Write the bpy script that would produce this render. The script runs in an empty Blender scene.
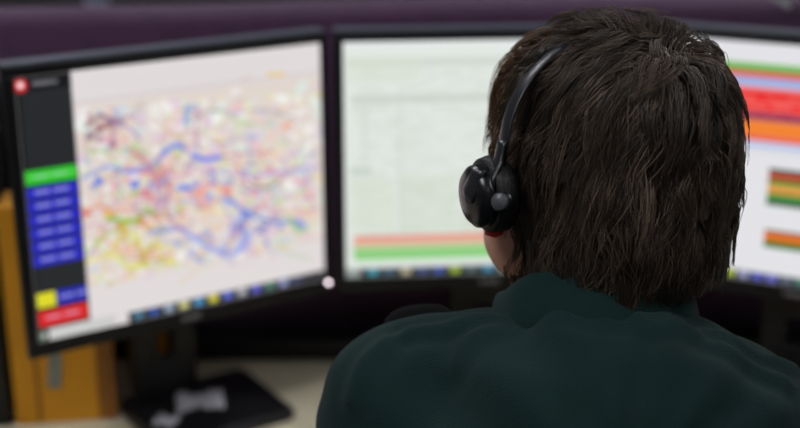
import bpy, bmesh, math, random
import numpy as np
from mathutils import Vector, Matrix
R = math.radians
rng = np.random.default_rng(7)
random.seed(7)
scene = bpy.context.scene
COL = scene.collection

# ------------------------------------------------------------------ camera
FPX = 1280.0
PITCH = R(18.15)
CAMZ = 1.49
cam = bpy.data.cameras.new('camera')
camo = bpy.data.objects.new('camera', cam); COL.objects.link(camo)
camo.location = (0, 0, CAMZ)
camo.rotation_euler = (math.pi/2 - PITCH, 0, 0)
cam.sensor_width = 36.0
cam.lens = FPX/800*36.0
cam.clip_start = 0.02
cam.dof.use_dof = True
cam.dof.focus_distance = 0.93
cam.dof.aperture_fstop = 3.0
scene.camera = camo
CP, SP = math.cos(PITCH), math.sin(PITCH)

def ray(px, py):
    """direction (world) of the line of sight measured at a point of the photograph"""
    x = (px-400)/FPX; y = (214-py)/FPX
    return Vector((x, y*SP+CP, y*CP-SP))
def atz(px, py, z):
    d = ray(px, py); t = (z-CAMZ)/d.z
    return Vector((0, 0, CAMZ))+d*t
def aty(px, py, Y):
    d = ray(px, py); t = Y/d.y
    return Vector((0, 0, CAMZ))+d*t

# ------------------------------------------------------------------ colour and materials
def lin(c):
    c = np.asarray(c, float)/255.0
    return np.where(c <= 0.04045, c/12.92, ((c+0.055)/1.055)**2.4)
def mat(name, rgb, rough=0.6, metal=0.0, spec=0.5, noise=None, bump=None, emis=None, estr=1.0, sheen=0.0):
    m = bpy.data.materials.new(name); m.use_nodes = True
    nt = m.node_tree; b = nt.nodes['Principled BSDF']
    c = lin(rgb)
    b.inputs['Base Color'].default_value = (*c, 1)
    b.inputs['Roughness'].default_value = rough
    b.inputs['Metallic'].default_value = metal
    b.inputs['Specular IOR Level'].default_value = spec
    if sheen:
        b.inputs['Sheen Weight'].default_value = sheen
        b.inputs['Sheen Roughness'].default_value = 0.5
    tc = nt.nodes.new('ShaderNodeTexCoord')
    if noise:
        sc, amt = noise
        n = nt.nodes.new('ShaderNodeTexNoise'); n.inputs['Scale'].default_value = sc
        n.inputs['Detail'].default_value = 5
        nt.links.new(tc.outputs['Object'], n.inputs['Vector'])
        r = nt.nodes.new('ShaderNodeValToRGB')
        r.color_ramp.elements[0].position = 0.3; r.color_ramp.elements[1].position = 0.7
        r.color_ramp.elements[0].color = (*(c*(1-amt)), 1)
        r.color_ramp.elements[1].color = (*np.minimum(c*(1+amt), 1), 1)
        nt.links.new(n.outputs['Fac'], r.inputs['Fac'])
        nt.links.new(r.outputs['Color'], b.inputs['Base Color'])
    if bump:
        sc, st = bump
        n2 = nt.nodes.new('ShaderNodeTexNoise'); n2.inputs['Scale'].default_value = sc
        n2.inputs['Detail'].default_value = 3
        nt.links.new(tc.outputs['Object'], n2.inputs['Vector'])
        bp = nt.nodes.new('ShaderNodeBump'); bp.inputs['Strength'].default_value = st
        bp.inputs['Distance'].default_value = 0.002
        nt.links.new(n2.outputs['Fac'], bp.inputs['Height'])
        nt.links.new(bp.outputs['Normal'], b.inputs['Normal'])
    if emis is not None:
        b.inputs['Emission Color'].default_value = (*lin(emis), 1)
        b.inputs['Emission Strength'].default_value = estr
    return m

M = {}
M['bezel'] = mat('bezel_plastic', (13, 15, 20), 0.42, noise=(60, .15), bump=(900, .15))
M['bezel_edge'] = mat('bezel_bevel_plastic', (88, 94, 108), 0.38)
M['stand'] = mat('stand_plastic', (13, 14, 18), 0.38, bump=(700, .1))
M['badge'] = mat('badge_silver', (170, 172, 178), 0.3, metal=.6)
M['purple'] = mat('purple_upholstery', (78, 47, 79), 0.9, noise=(30, .12), bump=(500, .6), sheen=.25)
M['desk'] = mat('desk_laminate', (214, 207, 178), 0.55, noise=(14, .06))
M['desk_edge'] = mat('desk_edging', (60, 58, 54), 0.6)
M['file'] = mat('yellow_card', (212, 146, 16), 0.62, noise=(12, .10), bump=(80, .15))
M['file_dark'] = mat('brown_strips', (140, 88, 24), 0.7, noise=(18, .15))
M['file_label'] = mat('grey_blue_paper', (128, 134, 128), 0.7, noise=(90, .2))
M['paper'] = mat('white_paper', (176, 176, 182), 0.7, noise=(60, .08))
M['dark'] = mat('dark_laminate', (14, 14, 16), 0.6, noise=(8, .2))
M['rail'] = mat('black_trunking', (12, 12, 15), 0.5, noise=(20, .1))
M['metal'] = mat('grey_metal', (90, 92, 96), 0.4, metal=.8)
M['wall'] = mat('wall_paint', (150, 147, 150), 0.9, noise=(3, .1))
M['floor'] = mat('carpet', (46, 46, 54), 0.95, noise=(120, .3), bump=(400, .6))
M['ceiling'] = mat('ceiling_tile', (210, 210, 208), 0.9, noise=(60, .06))
M['lamp_frame'] = mat('lamp_frame_white', (190, 190, 190), 0.5)
M['pale_post'] = mat('pale_blue_paint', (150, 156, 178), 0.5, noise=(8, .08))
M['skin'] = mat('skin', (206, 150, 126), 0.5, noise=(40, .06), bump=(300, .15))
M['skin'].node_tree.nodes['Principled BSDF'].inputs['Subsurface Weight'].default_value = 0.15
M['skin'].node_tree.nodes['Principled BSDF'].inputs['Subsurface Radius'].default_value = (.01, .004, .002)
M['sweater'] = mat('green_knit_wool', (25, 47, 46), 0.95, spec=.15, noise=(9, .12), bump=(700, .6), sheen=.04)
M['rib'] = mat('green_rib_knit', (25, 49, 47), 0.95, spec=.15, bump=(900, .4), sheen=.04)
M['epaulette'] = mat('black_cloth', (9, 12, 13), 0.95, spec=.08, bump=(500, .4))
M['trousers'] = mat('dark_trousers', (20, 26, 28), 0.9, noise=(20, .1), bump=(500, .3))
M['shoe'] = mat('black_leather', (14, 13, 13), 0.35)
M['eye'] = mat('eye_white', (225, 222, 218), 0.15)
M['iris'] = mat('iris_brown', (50, 32, 20), 0.1)
M['headset'] = mat('black_headset_plastic', (17, 18, 21), 0.3, noise=(60, .1))
M['headset_gloss'] = mat('glossy_grey_plastic', (34, 36, 40), 0.34)
M['cushion'] = mat('black_leatherette', (10, 10, 12), 0.55, bump=(500, .3))
M['knob'] = mat('grey_plastic', (84, 86, 90), 0.4)
M['red'] = mat('red_plastic', (215, 40, 30), 0.5)
M['chair'] = mat('chair_fabric', (22, 22, 28), 0.95, noise=(150, .2), bump=(500, .5))
M['chair_plastic'] = mat('chair_plastic', (18, 18, 20), 0.45)
M['lamp'] = mat('lamp_diffuser', (240, 240, 240), 0.5, emis=(250, 250, 255), estr=1.0)
M['led'] = mat('standby_light', (255, 245, 250), 0.4, emis=(255, 236, 246), estr=4.5)

# hair material: variation along and between strands comes from a per-strand colour attribute
def hair_mat():
    m = bpy.data.materials.new('brown_hair'); m.use_nodes = True
    nt = m.node_tree; b = nt.nodes['Principled BSDF']
    at = nt.nodes.new('ShaderNodeVertexColor'); at.layer_name = 'strand'
    nt.links.new(at.outputs['Color'], b.inputs['Base Color'])
    b.inputs['Roughness'].default_value = 0.42
    b.inputs['Specular IOR Level'].default_value = 0.45
    b.inputs['Anisotropic'].default_value = 0.3
    return m
M['hair'] = hair_mat()

def screen_mat():
    m = bpy.data.materials.new('lit_screen'); m.use_nodes = True
    nt = m.node_tree; b = nt.nodes['Principled BSDF']
    at = nt.nodes.new('ShaderNodeVertexColor'); at.layer_name = 'picture'
    b.inputs['Base Color'].default_value = (.01, .01, .01, 1)
    b.inputs['Roughness'].default_value = 0.45
    nt.links.new(at.outputs['Color'], b.inputs['Emission Color'])
    b.inputs['Emission Strength'].default_value = 0.98
    return m
M['screen'] = screen_mat()

# ------------------------------------------------------------------ object helpers
def link(name, me, m=None, parent=None, smooth=False):
    o = bpy.data.objects.new(name, me); COL.objects.link(o)
    if m is not None:
        for mm in (m if isinstance(m, (list, tuple)) else [m]): me.materials.append(mm)
    if parent: o.parent = parent
    if smooth: me.shade_smooth()
    return o
def obj(name, bm, m, parent=None, smooth=False):
    me = bpy.data.meshes.new(name); bmesh.ops.recalc_face_normals(bm, faces=bm.faces)
    bm.to_mesh(me); bm.free()
    return link(name, me, m, parent, smooth)
def thing(name, label, cat, loc=(0, 0, 0), rotz=0, group=None):
    o = bpy.data.objects.new(name, None); COL.objects.link(o)
    o.empty_display_size = .05
    o.location = loc; o.rotation_euler = (0, 0, rotz)
    tag(o, label, cat, group); return o
def tag(o, label, cat, group=None):
    o['label'] = label; o['category'] = cat
    if group: o['group'] = group
    return o
def struct(name, bm, m, parent=None):
    o = obj(name, bm, m, parent)
    if not parent: o['kind'] = 'structure'
    return o
def add_box(bm, c, s, bev=0.0, rot=None, seg=2):
    t = bmesh.new()
    bmesh.ops.create_cube(t, size=1.0)
    for v in t.verts: v.co = Vector((v.co.x*s[0], v.co.y*s[1], v.co.z*s[2]))
    if bev: bmesh.ops.bevel(t, geom=list(t.edges), offset=bev, segments=seg, affect='EDGES', profile=.5)
    mt = Matrix.Translation(Vector(c)) @ (rot.to_4x4() if rot else Matrix.Identity(4))
    t.transform(mt)
    me = bpy.data.meshes.new('tmp'); t.to_mesh(me); t.free(); bm.from_mesh(me); bpy.data.meshes.remove(me)
    return bm
def box(c, s, bev=0.0, rot=None): return add_box(bmesh.new(), c, s, bev, rot)
def add_lathe(bm, prof, mtx, n=32):
    """prof: list of (r, h) turned about local z"""
    rings = []
    for r, h in prof:
        if r < 1e-6: rings.append([bm.verts.new(mtx @ Vector((0, 0, h)))])
        else: rings.append([bm.verts.new(mtx @ Vector((r*math.cos(2*math.pi*k/n), r*math.sin(2*math.pi*k/n), h))) for k in range(n)])
    for a, b in zip(rings[:-1], rings[1:]):
        for k in range(n):
            k2 = (k+1) % n
            if len(a) == 1 and len(b) == 1: continue
            if len(a) == 1: bm.faces.new((a[0], b[k], b[k2]))
            elif len(b) == 1: bm.faces.new((a[k], a[k2], b[0]))
            else: bm.faces.new((a[k], a[k2], b[k2], b[k]))
    return bm
def axis_mtx(p, d):
    return Matrix.Translation(Vector(p)) @ Vector(d).normalized().to_track_quat('Z', 'Y').to_matrix().to_4x4()
def add_tube(bm, pts, rad, n=10, flat=None, up=None, caps=True):
    """tube along pts; flat=(w,h) gives an oval strap section oriented by up"""
    pts = [Vector(p) for p in pts]; rings = []
    N = len(pts)
    for i, p in enumerate(pts):
        t = (pts[min(i+1, N-1)]-pts[max(i-1, 0)]).normalized()
        u = Vector(up[i] if isinstance(up, list) else up) if up is not None else Vector((0, 0, 1)) if abs(t.z) < .9 else Vector((0, 1, 0))
        s = t.cross(u).normalized(); u2 = s.cross(t).normalized()
        r = rad[i] if isinstance(rad, (list, tuple)) else rad
        w, h = (flat[0], flat[1]) if flat else (r, r)
        if flat and isinstance(rad, (list, tuple)): w, h = w*r, h*r
        rings.append([bm.verts.new(p+s*w*math.cos(2*math.pi*k/n)+u2*h*math.sin(2*math.pi*k/n)) for k in range(n)])
    for a, b in zip(rings[:-1], rings[1:]):
        for k in range(n):
            bm.faces.new((a[k], a[(k+1) % n], b[(k+1) % n], b[k]))
    if caps:
        bm.faces.new(rings[0]); bm.faces.new(rings[-1][::-1])
    return bm

# ------------------------------------------------------------------ room
RX0, RX1, RY0, RY1, RZ = -2.6, 2.8, -2.2, 4.2, 2.7
struct('floor', box(((RX0+RX1)/2, (RY0+RY1)/2, -.05), (RX1-RX0+.4, RY1-RY0+.4, .1)), M['floor'])
struct('ceiling', box(((RX0+RX1)/2, (RY0+RY1)/2, RZ+.05), (RX1-RX0+.4, RY1-RY0+.4, .1)), M['ceiling'])
struct('wall_left', box((RX0-.05, (RY0+RY1)/2, RZ/2), (.1, RY1-RY0, RZ)), M['wall'])
struct('wall_right', box((RX1+.05, (RY0+RY1)/2, RZ/2), (.1, RY1-RY0, RZ)), M['wall'])
struct('wall_back', box(((RX0+RX1)/2, RY1+.05, RZ/2), (RX1-RX0+.2, .1, RZ)), M['wall'])
struct('wall_front', box(((RX0+RX1)/2, RY0-.05, RZ/2), (RX1-RX0+.2, .1, RZ)), M['wall'])
LAMP_E = 15.5
for lx, ly, k in ((-1.0, .3, 1.25), (1.2, .3, .60), (-1.0, 2.6, 1.0), (1.2, 2.6, 1.0), (0.1, -1.2, .25)):
    side = {(-1.0, .3): 'left of the seated person', (1.2, .3): 'right of the seated person', (-1.0, 2.6): 'beyond the partition, left side',
            (1.2, 2.6): 'beyond the partition, right side', (.1, -1.2): 'far behind the seated person'}[(lx, ly)]
    t = thing('ceiling_light', 'square white ceiling light panel ' + side, 'ceiling light', (lx, ly, RZ), 0, 'ceiling light panels')
    f = bmesh.new()
    for sx, sy, w, d in ((0, .3, .62, .02), (0, -.3, .62, .02), (.3, 0, .02, .62), (-.3, 0, .02, .62)):
        add_box(f, (sx, sy, -.015), (w, d, .03))
    obj('frame', f, M['lamp_frame'], t)
    lm = M['lamp'].copy(); lm.node_tree.nodes['Principled BSDF'].inputs['Emission Strength'].default_value = LAMP_E*k
    obj('diffuser', box((0, 0, -.01), (.585, .585, .01)), lm, t)

# ------------------------------------------------------------------ desk, partition
DZ = .74
PY = 1.70          # face of the partition
desk = thing('desk', 'pale beige laminate desk under the three monitors', 'desk', (0.25, 1.3, 0))
obj('desktop', box((0, .035, DZ-.0125), (3.0, .67, .025), .004), M['desk'], desk)
obj('edging', box((0, -.306, DZ-.0125), (3.0, .012, .025), .003), M['desk_edge'], desk)
for sx in (-1.4, 1.4):
    obj('leg', box((sx, -.2, (DZ-.025)/2), (.05, .05, DZ-.025), .004), M['metal'], desk)
    obj('leg', box((sx, .3, (DZ-.025)/2), (.05, .05, DZ-.025), .004), M['metal'], desk)

# padded partition: soft rounded top, sweeping slightly toward the camera at its ends
part_t = thing('partition_screen', 'purple fabric padded partition behind the monitors', 'partition', (0, PY, 0))
bm = bmesh.new()
prof = []
zt, th = 1.222, .085
for a in range(0, 11):
    an = math.pi*a/10
    prof.append((-math.cos(an)*th/2 + th/2, zt-th/2*.8+math.sin(an)*th/2*.8))
prof = [(0.004, .70), (-.004, .90), (-.012, 1.06), (-.010, 1.14)] + prof[1:] + [(th, .70)]
N = 60; rows = []
for i in range(N+1):
    x = -1.9+4.0*i/N
    yo = 0.0
    dz = -.006*max(0, -x)/.5 + .010*max(0, min(1, (x+.3)/.6))
    rows.append([bm.verts.new((x, p[0]+yo, p[1]+(dz if p[1] > 1.1 else 0))) for p in prof])
for a, b in zip(rows[:-1], rows[1:]):
    for k in range(len(prof)-1): bm.faces.new((a[k], a[k+1], b[k+1], b[k]))
bm.faces.new(rows[0]); bm.faces.new(rows[-1][::-1])
for a, b in zip(rows[:-1], rows[1:]): bm.faces.new((a[-1], a[0], b[0], b[-1]))
obj('padded_panel', bm, M['purple'], part_t, True)
obj('foot_panel', box((.1, .05, .35), (3.9, .03, .70), .003), M['dark'], part_t)
rail = obj('cable_trunking', box((.05, 1.648, DZ+.016), (2.2, .035, .032), .004), M['rail'])
rail.location = (.62, 0, 0)
tag(rail, 'black cable trunking strip on the desk along the foot of the purple partition', 'cable trunking')

# pale thing standing behind the partition, dark shelves beside it
bx = aty(97, 4, 2.3)
post = thing('upright_post', 'narrow pale blue-grey post rising just behind the partition, top left', 'post', (bx.x, 2.3, 0))
obj('shaft', box((0, 0, .62), (.036, .04, 1.24), .006), M['pale_post'], post)
obj('foot', box((0, 0, .01), (.2, .2, .02), .004), M['metal'], post)
bx = aty(178, 3, 2.35)
cup = thing('storage_box', 'grey-mauve box on the dark cupboard behind the partition', 'box', (bx.x+.02, 2.65, 1.11))
obj('box_body', box((0, 0, .04), (.09, .09, .08), .006), mat('mauve_card', (104, 92, 116), .7), cup)
obj('lid', box((0, 0, .086), (.096, .096, .012), .004), mat('mauve_lid', (120, 108, 130), .7), cup)
cb = thing('cupboard', 'low dark cupboard beyond the purple partition', 'cupboard', (-.4, 2.75, 0))
obj('carcass', box((0, 0, .555), (1.9, .42, 1.11), .006), M['dark'], cb)
for sx in (-.475, .475):
    d_ = obj('door', box((sx, -.2185, .56), (.93, .017, 1.05), .004), M['dark'], cb)
    obj('handle', box((sx-.38 if sx > 0 else sx+.38, -.236, .75), (.012, .018, .14), .004), M['metal'], d_)
# sliver of paper tucked over the partition top at the right
bm = bmesh.new()
a = aty(768, -3, PY-.012); b = aty(781, 9, PY-.012)
pp = [(a.x, a.z), (a.x+.030, a.z), (b.x+.016, b.z+.010), (b.x+.010, b.z)]
pl = thing('paper_tag', 'small pale triangular tag hanging on the purple partition above the right monitor', 'tag', (b.x, PY, b.z))
bm = bmesh.new()
f1 = [bm.verts.new((x-b.x, -.0135, z-b.z)) for x, z in pp]; f2 = [bm.verts.new((x-b.x, -.012, z-b.z)) for x, z in pp]
bm.faces.new(f1); bm.faces.new(f2[::-1])
for k in range(4): bm.faces.new((f1[k], f1[(k+1) % 4], f2[(k+1) % 4], f2[k]))
obj('tag_sheet', bm, M['paper'], pl)
obj('pin', add_lathe(bmesh.new(), [(0, .02), (.003, .02), (.003, .0), (0, 0)], axis_mtx((.012, -.015, .012), (0, 1, 0)), 10), M['metal'], pl)

# ------------------------------------------------------------------ screens' pictures
W, H = .366, .301
GU, GV = 260, 208
def frame_of(TL, TR):
    TL = Vector(TL); u = (Vector(TR)-TL); u.z = 0; u.normalize()
    return TL, u, Vector((0, 0, -1))
def uv_of(fr, px, py):
    TL, u, v = fr
    n = u.cross(v); d = ray(px, py); o = Vector((0, 0, CAMZ))
    t = (TL-o).dot(n)/d.dot(n); p = o+d*t-TL
    return p.dot(u), p.dot(v)          # metres from the top-left corner of the screen
def hexa(c): return lin(c)
class Pic:
    def __init__(s, fr, bg):
        s.fr = fr
        U, V = np.meshgrid(np.linspace(0, W, GU), np.linspace(0, H, GV)); s.U, s.V = U, V
        s.C = np.ones((GV, GU, 3))*hexa(bg)
    def rect(s, u0, v0, u1, v1, c, a=1.0, soft=.0012):
        m = np.clip((s.U-u0)/soft+.5, 0, 1)*np.clip((u1-s.U)/soft+.5, 0, 1)*np.clip((s.V-v0)/soft+.5, 0, 1)*np.clip((v1-s.V)/soft+.5, 0, 1)*a
        s.C = s.C*(1-m[..., None])+hexa(c)*m[..., None]
    def prect(s, x0, y0, x1, y1, c, a=1.0):
        """rectangle whose left-top and right-bottom corners were read off at these points of the photograph"""
        u0, v0 = uv_of(s.fr, x0, y0); u1, v1 = uv_of(s.fr, x1, y1); s.rect(u0, v0, u1, v1, c, a)
    def row(s, xm, y0, y1, u0, u1, c, a=1.0):
        _, v0 = uv_of(s.fr, xm, y0); _, v1 = uv_of(s.fr, xm, y1); s.rect(u0, v0, u1, v1, c, a)
    def blob(s, u, v, ru, rv, ang, c, a):
        ca, sa = math.cos(ang), math.sin(ang); du, dv = s.U-u, s.V-v
        q = ((du*ca+dv*sa)/ru)**2+((-du*sa+dv*ca)/rv)**2
        m = np.clip(1.6-q*1.6, 0, 1)*a
        s.C = s.C*(1-m[..., None])+hexa(c)*m[..., None]
    def stroke(s, pts, w, c, a=.8):
        q = [uv_of(s.fr, *p) for p in pts]; best = np.full(s.U.shape, 9.)
        for (x0, y0), (x1, y1) in zip(q[:-1], q[1:]):
            dx, dy = x1-x0, y1-y0; L = dx*dx+dy*dy+1e-12
            t = np.clip(((s.U-x0)*dx+(s.V-y0)*dy)/L, 0, 1)
            best = np.minimum(best, np.hypot(s.U-x0-t*dx, s.V-y0-t*dy))
        m = np.clip((w-best)/(w*.5), 0, 1)*a
        s.C = s.C*(1-m[..., None])+hexa(c)*m[..., None]
    def build(s, parent, TLl):
        """grid mesh in the monitor's local frame; TLl = local position of the top-left corner"""
        me = bpy.data.meshes.new('screen')
        P = np.zeros((GV, GU, 3)); P[..., 0] = TLl[0]+s.U; P[..., 1] = TLl[1]; P[..., 2] = TLl[2]-s.V
        i = np.arange(GV*GU).reshape(GV, GU)
        F = np.stack([i[:-1, :-1], i[1:, :-1], i[1:, 1:], i[:-1, 1:]], -1).reshape(-1, 4)
        me.from_pydata(P.reshape(-1, 3).tolist(), [], F.tolist())
        ca = me.color_attributes.new('picture', 'FLOAT_COLOR', 'POINT')
        C4 = np.ones((GV*GU, 4), np.float32); C4[:, :3] = s.C.reshape(-1, 3); ca.data.foreach_set('color', C4.ravel())
        return link('screen', me, M['screen'], parent)

# screen corner positions
ZT = CAMZ-.2815
L_TL, L_TR = atz(14, 78, ZT), atz(320, 43, ZT)
C_TL = atz(343, 42.5, ZT); C_TR = atz(512, 39.8, ZT)
frL, frC = frame_of(L_TL, L_TR), frame_of(C_TL, C_TR)
Rp0, Rp1 = atz(700, 38.2, ZT), atz(800, 46.0, ZT)
uR = (Rp1-Rp0); uR.z = 0; uR.normalize()
C_end = frC[0]+frC[1]*(W+.013)
# start of the right screen: on the line Rp0-Rp1, just past the end of the centre monitor
tt = (C_end.x+.016-Rp0.x)/uR.x
R_TL = Rp0+uR*tt
frR = frame_of(R_TL, R_TL+uR)

# --- left: map with dark side panel
p = Pic(frL, (226, 220, 220))
us, _ = uv_of(frL, 71, 78)
r2 = np.random.default_rng(11)
v_map0 = uv_of(frL, 90, 108)[1]; v_map1 = uv_of(frL, 110, 287)[1]
pal = [(235, 205, 190), (215, 225, 190), (225, 200, 225), (200, 215, 235), (240, 225, 180), (235, 190, 195), (210, 200, 190), (245, 245, 240), (220, 235, 225), (244, 240, 238), (236, 228, 226)]
p.row(90, 100, 101.5, us, W, (196, 186, 190), .8)
p.row(90, 104, 288, us, W, (226, 214, 206), .95)
for k in range(620):
    u = r2.uniform(us, W); v = r2.uniform(v_map0+.004, v_map1-.004)
    p.blob(u, v, r2.uniform(.003, .014), r2.uniform(.002, .008), r2.uniform(-1, 1), pal[r2.integers(len(pal))], r2.uniform(.5, .95))
zones = [((150, 180), 60, 34, [(205, 110, 130), (180, 110, 150), (228, 150, 150), (235, 190, 170)], 70, .42),
         ((225, 196), 80, 34, [(226, 140, 145), (232, 196, 140), (190, 210, 150), (190, 110, 160), (235, 150, 130), (150, 130, 200)], 60, .5),
         ((110, 125), 24, 14, [(120, 70, 90), (150, 90, 120), (200, 150, 160)], 16, .55),
         ((180, 185), 60, 18, [(80, 120, 225), (120, 150, 235)], 22, .6),
         ((255, 225), 55, 14, [(110, 130, 220), (140, 110, 200)], 24, .55),
         ((285, 190), 30, 40, [(205, 165, 215), (235, 170, 190), (190, 215, 120)], 36, .4),
         ((125, 215), 38, 14, [(140, 190, 60), (230, 140, 90), (220, 100, 100)], 24, .6),
         ((140, 245), 48, 24, [(226, 214, 90), (236, 228, 120), (215, 190, 70), (200, 200, 140)], 70, .5),
         ((215, 245), 45, 14, [(150, 165, 230), (180, 190, 235)], 24, .5),
         ((130, 150), 50, 24, [(190, 210, 150), (160, 190, 210), (215, 160, 180)], 34, .4),
         ((250, 130), 60, 26, [(225, 205, 215), (210, 215, 190), (235, 200, 190)], 40, .5)]
for (cx, cy), sx, sy, cs, n, al in zones:
    for k in range(n):
        x, y = cx+r2.normal()*sx*.55, cy+r2.normal()*sy*.55
        if x < 76 or y < 108 or x > 318 or y > 286: continue
        u, v = uv_of(frL, x, y)
        p.blob(u, v, r2.uniform(.003, .010), r2.uniform(.002, .006), r2.uniform(-.9, .9), cs[r2.integers(len(cs))], min(1, al*r2.uniform(.9, 1.6)))
B = (70, 110, 232)
net = [(210, 150, 190), (230, 170, 120), (150, 160, 220), (120, 120, 140), (200, 110, 130), (170, 200, 140), (226, 200, 110)]
for k in range(70):
    x = r2.uniform(84, 312); y = r2.uniform(114, 272); a = r2.uniform(0, 6.28); pts = [(x, y)]
    for q in range(4):
        a += r2.normal()*.6; x += math.cos(a)*13; y += math.sin(a)*9-math.cos(a)*1.4; pts.append((min(max(x, 78), 317), min(max(y, 110), 284)))
    p.stroke(pts, r2.uniform(.0010, .0020), net[r2.integers(len(net))], r2.uniform(.45, .85))
p.stroke([(84, 178), (108, 166), (128, 172), (150, 166), (172, 148), (182, 143)], .0035, (96, 132, 228), .6)
p.stroke([(163, 152), (176, 144), (186, 150)], .004, B, .6)
p.stroke([(193, 156), (206, 160), (220, 157)], .0042, (70, 104, 240), .85)
p.stroke([(220, 172), (250, 176), (282, 172), (318, 166)], .003, (170, 130, 220), .6)
p.stroke([(226, 198), (245, 212), (270, 222), (300, 221)], .004, (90, 130, 215), .7)
p.stroke([(150, 232), (180, 228), (200, 242), (226, 256), (244, 248), (250, 232)], .0045, (130, 155, 235), .65)
p.stroke([(98, 112), (112, 120), (130, 128), (140, 140)], .0024, (150, 110, 190), .6)
p.stroke([(88, 126), (98, 116), (110, 118), (124, 122)], .003, (140, 70, 90), .65)
p.stroke([(186, 122), (187, 108), (192, 108)], .005, (110, 170, 215), .65)
p.stroke([(198, 104), (196, 130), (199, 150)], .0022, (170, 120, 165), .6)
p.stroke([(160, 165), (170, 190), (165, 215), (180, 230)], .0025, (190, 80, 110), .55)
p.stroke([(130, 150), (150, 165), (162, 190)], .0035, (205, 100, 130), .6)
p.stroke([(200, 192), (203, 206)], .008, (236, 150, 130), .55)
p.stroke([(108, 219), (124, 222), (140, 220)], .0035, (110, 190, 70), .8)
p.stroke([(290, 220), (298, 232), (306, 230)], .0035, (130, 200, 90), .7)
p.stroke([(284, 126), (292, 124)], .0045, (240, 160, 120), .8)
p.stroke([(268, 75), (284, 74)], .0024, (240, 200, 80), .95)
p.stroke([(243, 79), (250, 78)], .002, (225, 190, 190), .8)
p.stroke([(316, 95), (320, 92)], .003, (225, 220, 120), .7)
p.stroke([(86, 262), (112, 252), (130, 270), (150, 262)], .004, (228, 220, 90), .6)
p.stroke([(136, 243), (144, 262), (154, 246)], .0036, (200, 160, 60), .6)
p.stroke([(96, 244), (112, 232), (126, 228)], .003, (180, 200, 80), .6)
p.stroke([(84, 210), (100, 206), (112, 212)], .003, (230, 130, 90), .7)
for k in range(5): p.row(200, 70+6*k, 71+6*k, us+.02+.03*k, W-.04-.02*k, (205, 196, 200), .25)
# side panel
p.rect(0, 0, us, H, (34, 37, 40))
p.rect(0, 0, us, .016, (14, 16, 22)); p.rect(0, 0, .005, H-.014, (13, 14, 16))
p.blob(uv_of(frL, 20.5, 86)[0], uv_of(frL, 20.5, 86)[1], .0085, .0085, 0, (215, 30, 40), 1)
p.blob(uv_of(frL, 20.5, 86)[0], uv_of(frL, 20.5, 86)[1]-.0005, .0042, .0042, 0, (255, 226, 226), 1)
for k in range(9): p.rect(.019+.003*k, .0065, .021+.003*k, .0105, (150, 150, 155), .8)
ub0 = .002; ub1 = us-.002
def btn(y0, y1, c, u0=ub0, u1=ub1, txt=True):
    _, a = uv_of(frL, 52, y0); _, b = uv_of(frL, 52, y1)
    p.rect(u0, a+.0008, u1, b-.0008, c)
    if txt:
        L = u1-u0; k = 0
        while k*.0042 < L*.68:
            if k % 5 != 4: p.rect(u0+L*.16+k*.0042, (a+b)/2-.0022, u0+L*.16+k*.0042+.003, (a+b)/2+.0012, (200, 200, 235), .62)
            k += 1
btn(167, 183, (44, 196, 40)); 
p.rect(ub0, uv_of(frL, 52, 174)[1]-.001, ub1, uv_of(frL, 52, 174)[1]+.002, (120, 230, 110), .4)
for k in range(6): btn(184.5+13.6*k, 197+13.6*k, (38, 40, 190))
btn(291, 307, (222, 218, 40), ub0, ub0+.021, False)
btn(291, 307, (34, 38, 180), ub0+.023, ub0+.043)
btn(291, 307, (34, 38, 180), ub0+.044, ub1)
btn(309, 326, (220, 34, 36))
p.rect(0, H-.014, us+.03, H, (205, 205, 204))
p.rect(0, H-.014, .012, H, (60, 74, 60)); p.rect(.004, H-.010, .008, H-.004, (200, 210, 200))
p.rect(us+.045, H-.0125, W, H, (24, 30, 38))
ic = [(60, 120, 150), (40, 80, 170), (150, 170, 190), (210, 205, 140), (60, 150, 200), (220, 210, 60), (90, 110, 220), (180, 180, 190), (90, 90, 210), (70, 130, 110), (150, 160, 210), (60, 70, 110)]
for k, c in enumerate(ic): p.rect(us+.052+.019*k, H-.0112, us+.063+.019*k, H-.0028, c)
picL = p

# --- centre: pale document pages
p = Pic(frC, (226, 232, 226))
p.rect(0, 0, W, .010, (232, 236, 234))
def cu(x, y): return uv_of(frC, x, y)
p.prect(347, 60, 640, 62, (202, 210, 200), .7)
r3 = np.random.default_rng(5)
for k in range(46):
    y = 66+4.1*k; x = 350+r3.uniform(0, 12)
    while x < 640:
        w = r3.uniform(8, 40); p.prect(x, y, min(x+w, 642), y+1.8, (186, 200, 184), r3.uniform(.05, .5)); x += w+r3.uniform(3, 26)
p.prect(352, 96, 640, 98, (190, 200, 190), .6)
for x0, y0, x1, y1, c, a in ((350, 168, 372, 174, (170, 190, 170), .5), (346, 58, 420, 80, (215, 226, 208), .5), (400, 176, 455, 232, (200, 214, 190), .35),
                            (350, 180, 395, 232, (214, 224, 206), .5), (398, 90, 402, 232, (206, 214, 206), .5), (362, 100, 368, 160, (212, 220, 212), .6), (460, 175, 640, 232, (206, 216, 196), .4)):
    p.prect(x0, y0, x1, y1, c, a)
p.prect(354, 236.5, 640, 245, (226, 142, 122))
p.prect(354, 245.5, 640, 252.5, (142, 208, 130))
p.prect(354, 240, 600, 242, (240, 200, 185), .5)
p.rect(0, H-.0125, W, H, (22, 30, 30)); p.rect(0, H-.0125, .018, H, (150, 160, 156))
ic = [(60, 170, 190), (70, 100, 130), (200, 190, 160), (80, 90, 150), (60, 90, 190), (170, 200, 40), (90, 110, 120), (60, 150, 190), (200, 200, 200), (90, 100, 190), (190, 160, 60), (70, 120, 130), (150, 150, 160)]
for k, c in enumerate(ic): p.rect(.028+.021*k, H-.0112, .040+.021*k, H-.0028, c, .85)
picC = p

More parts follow.
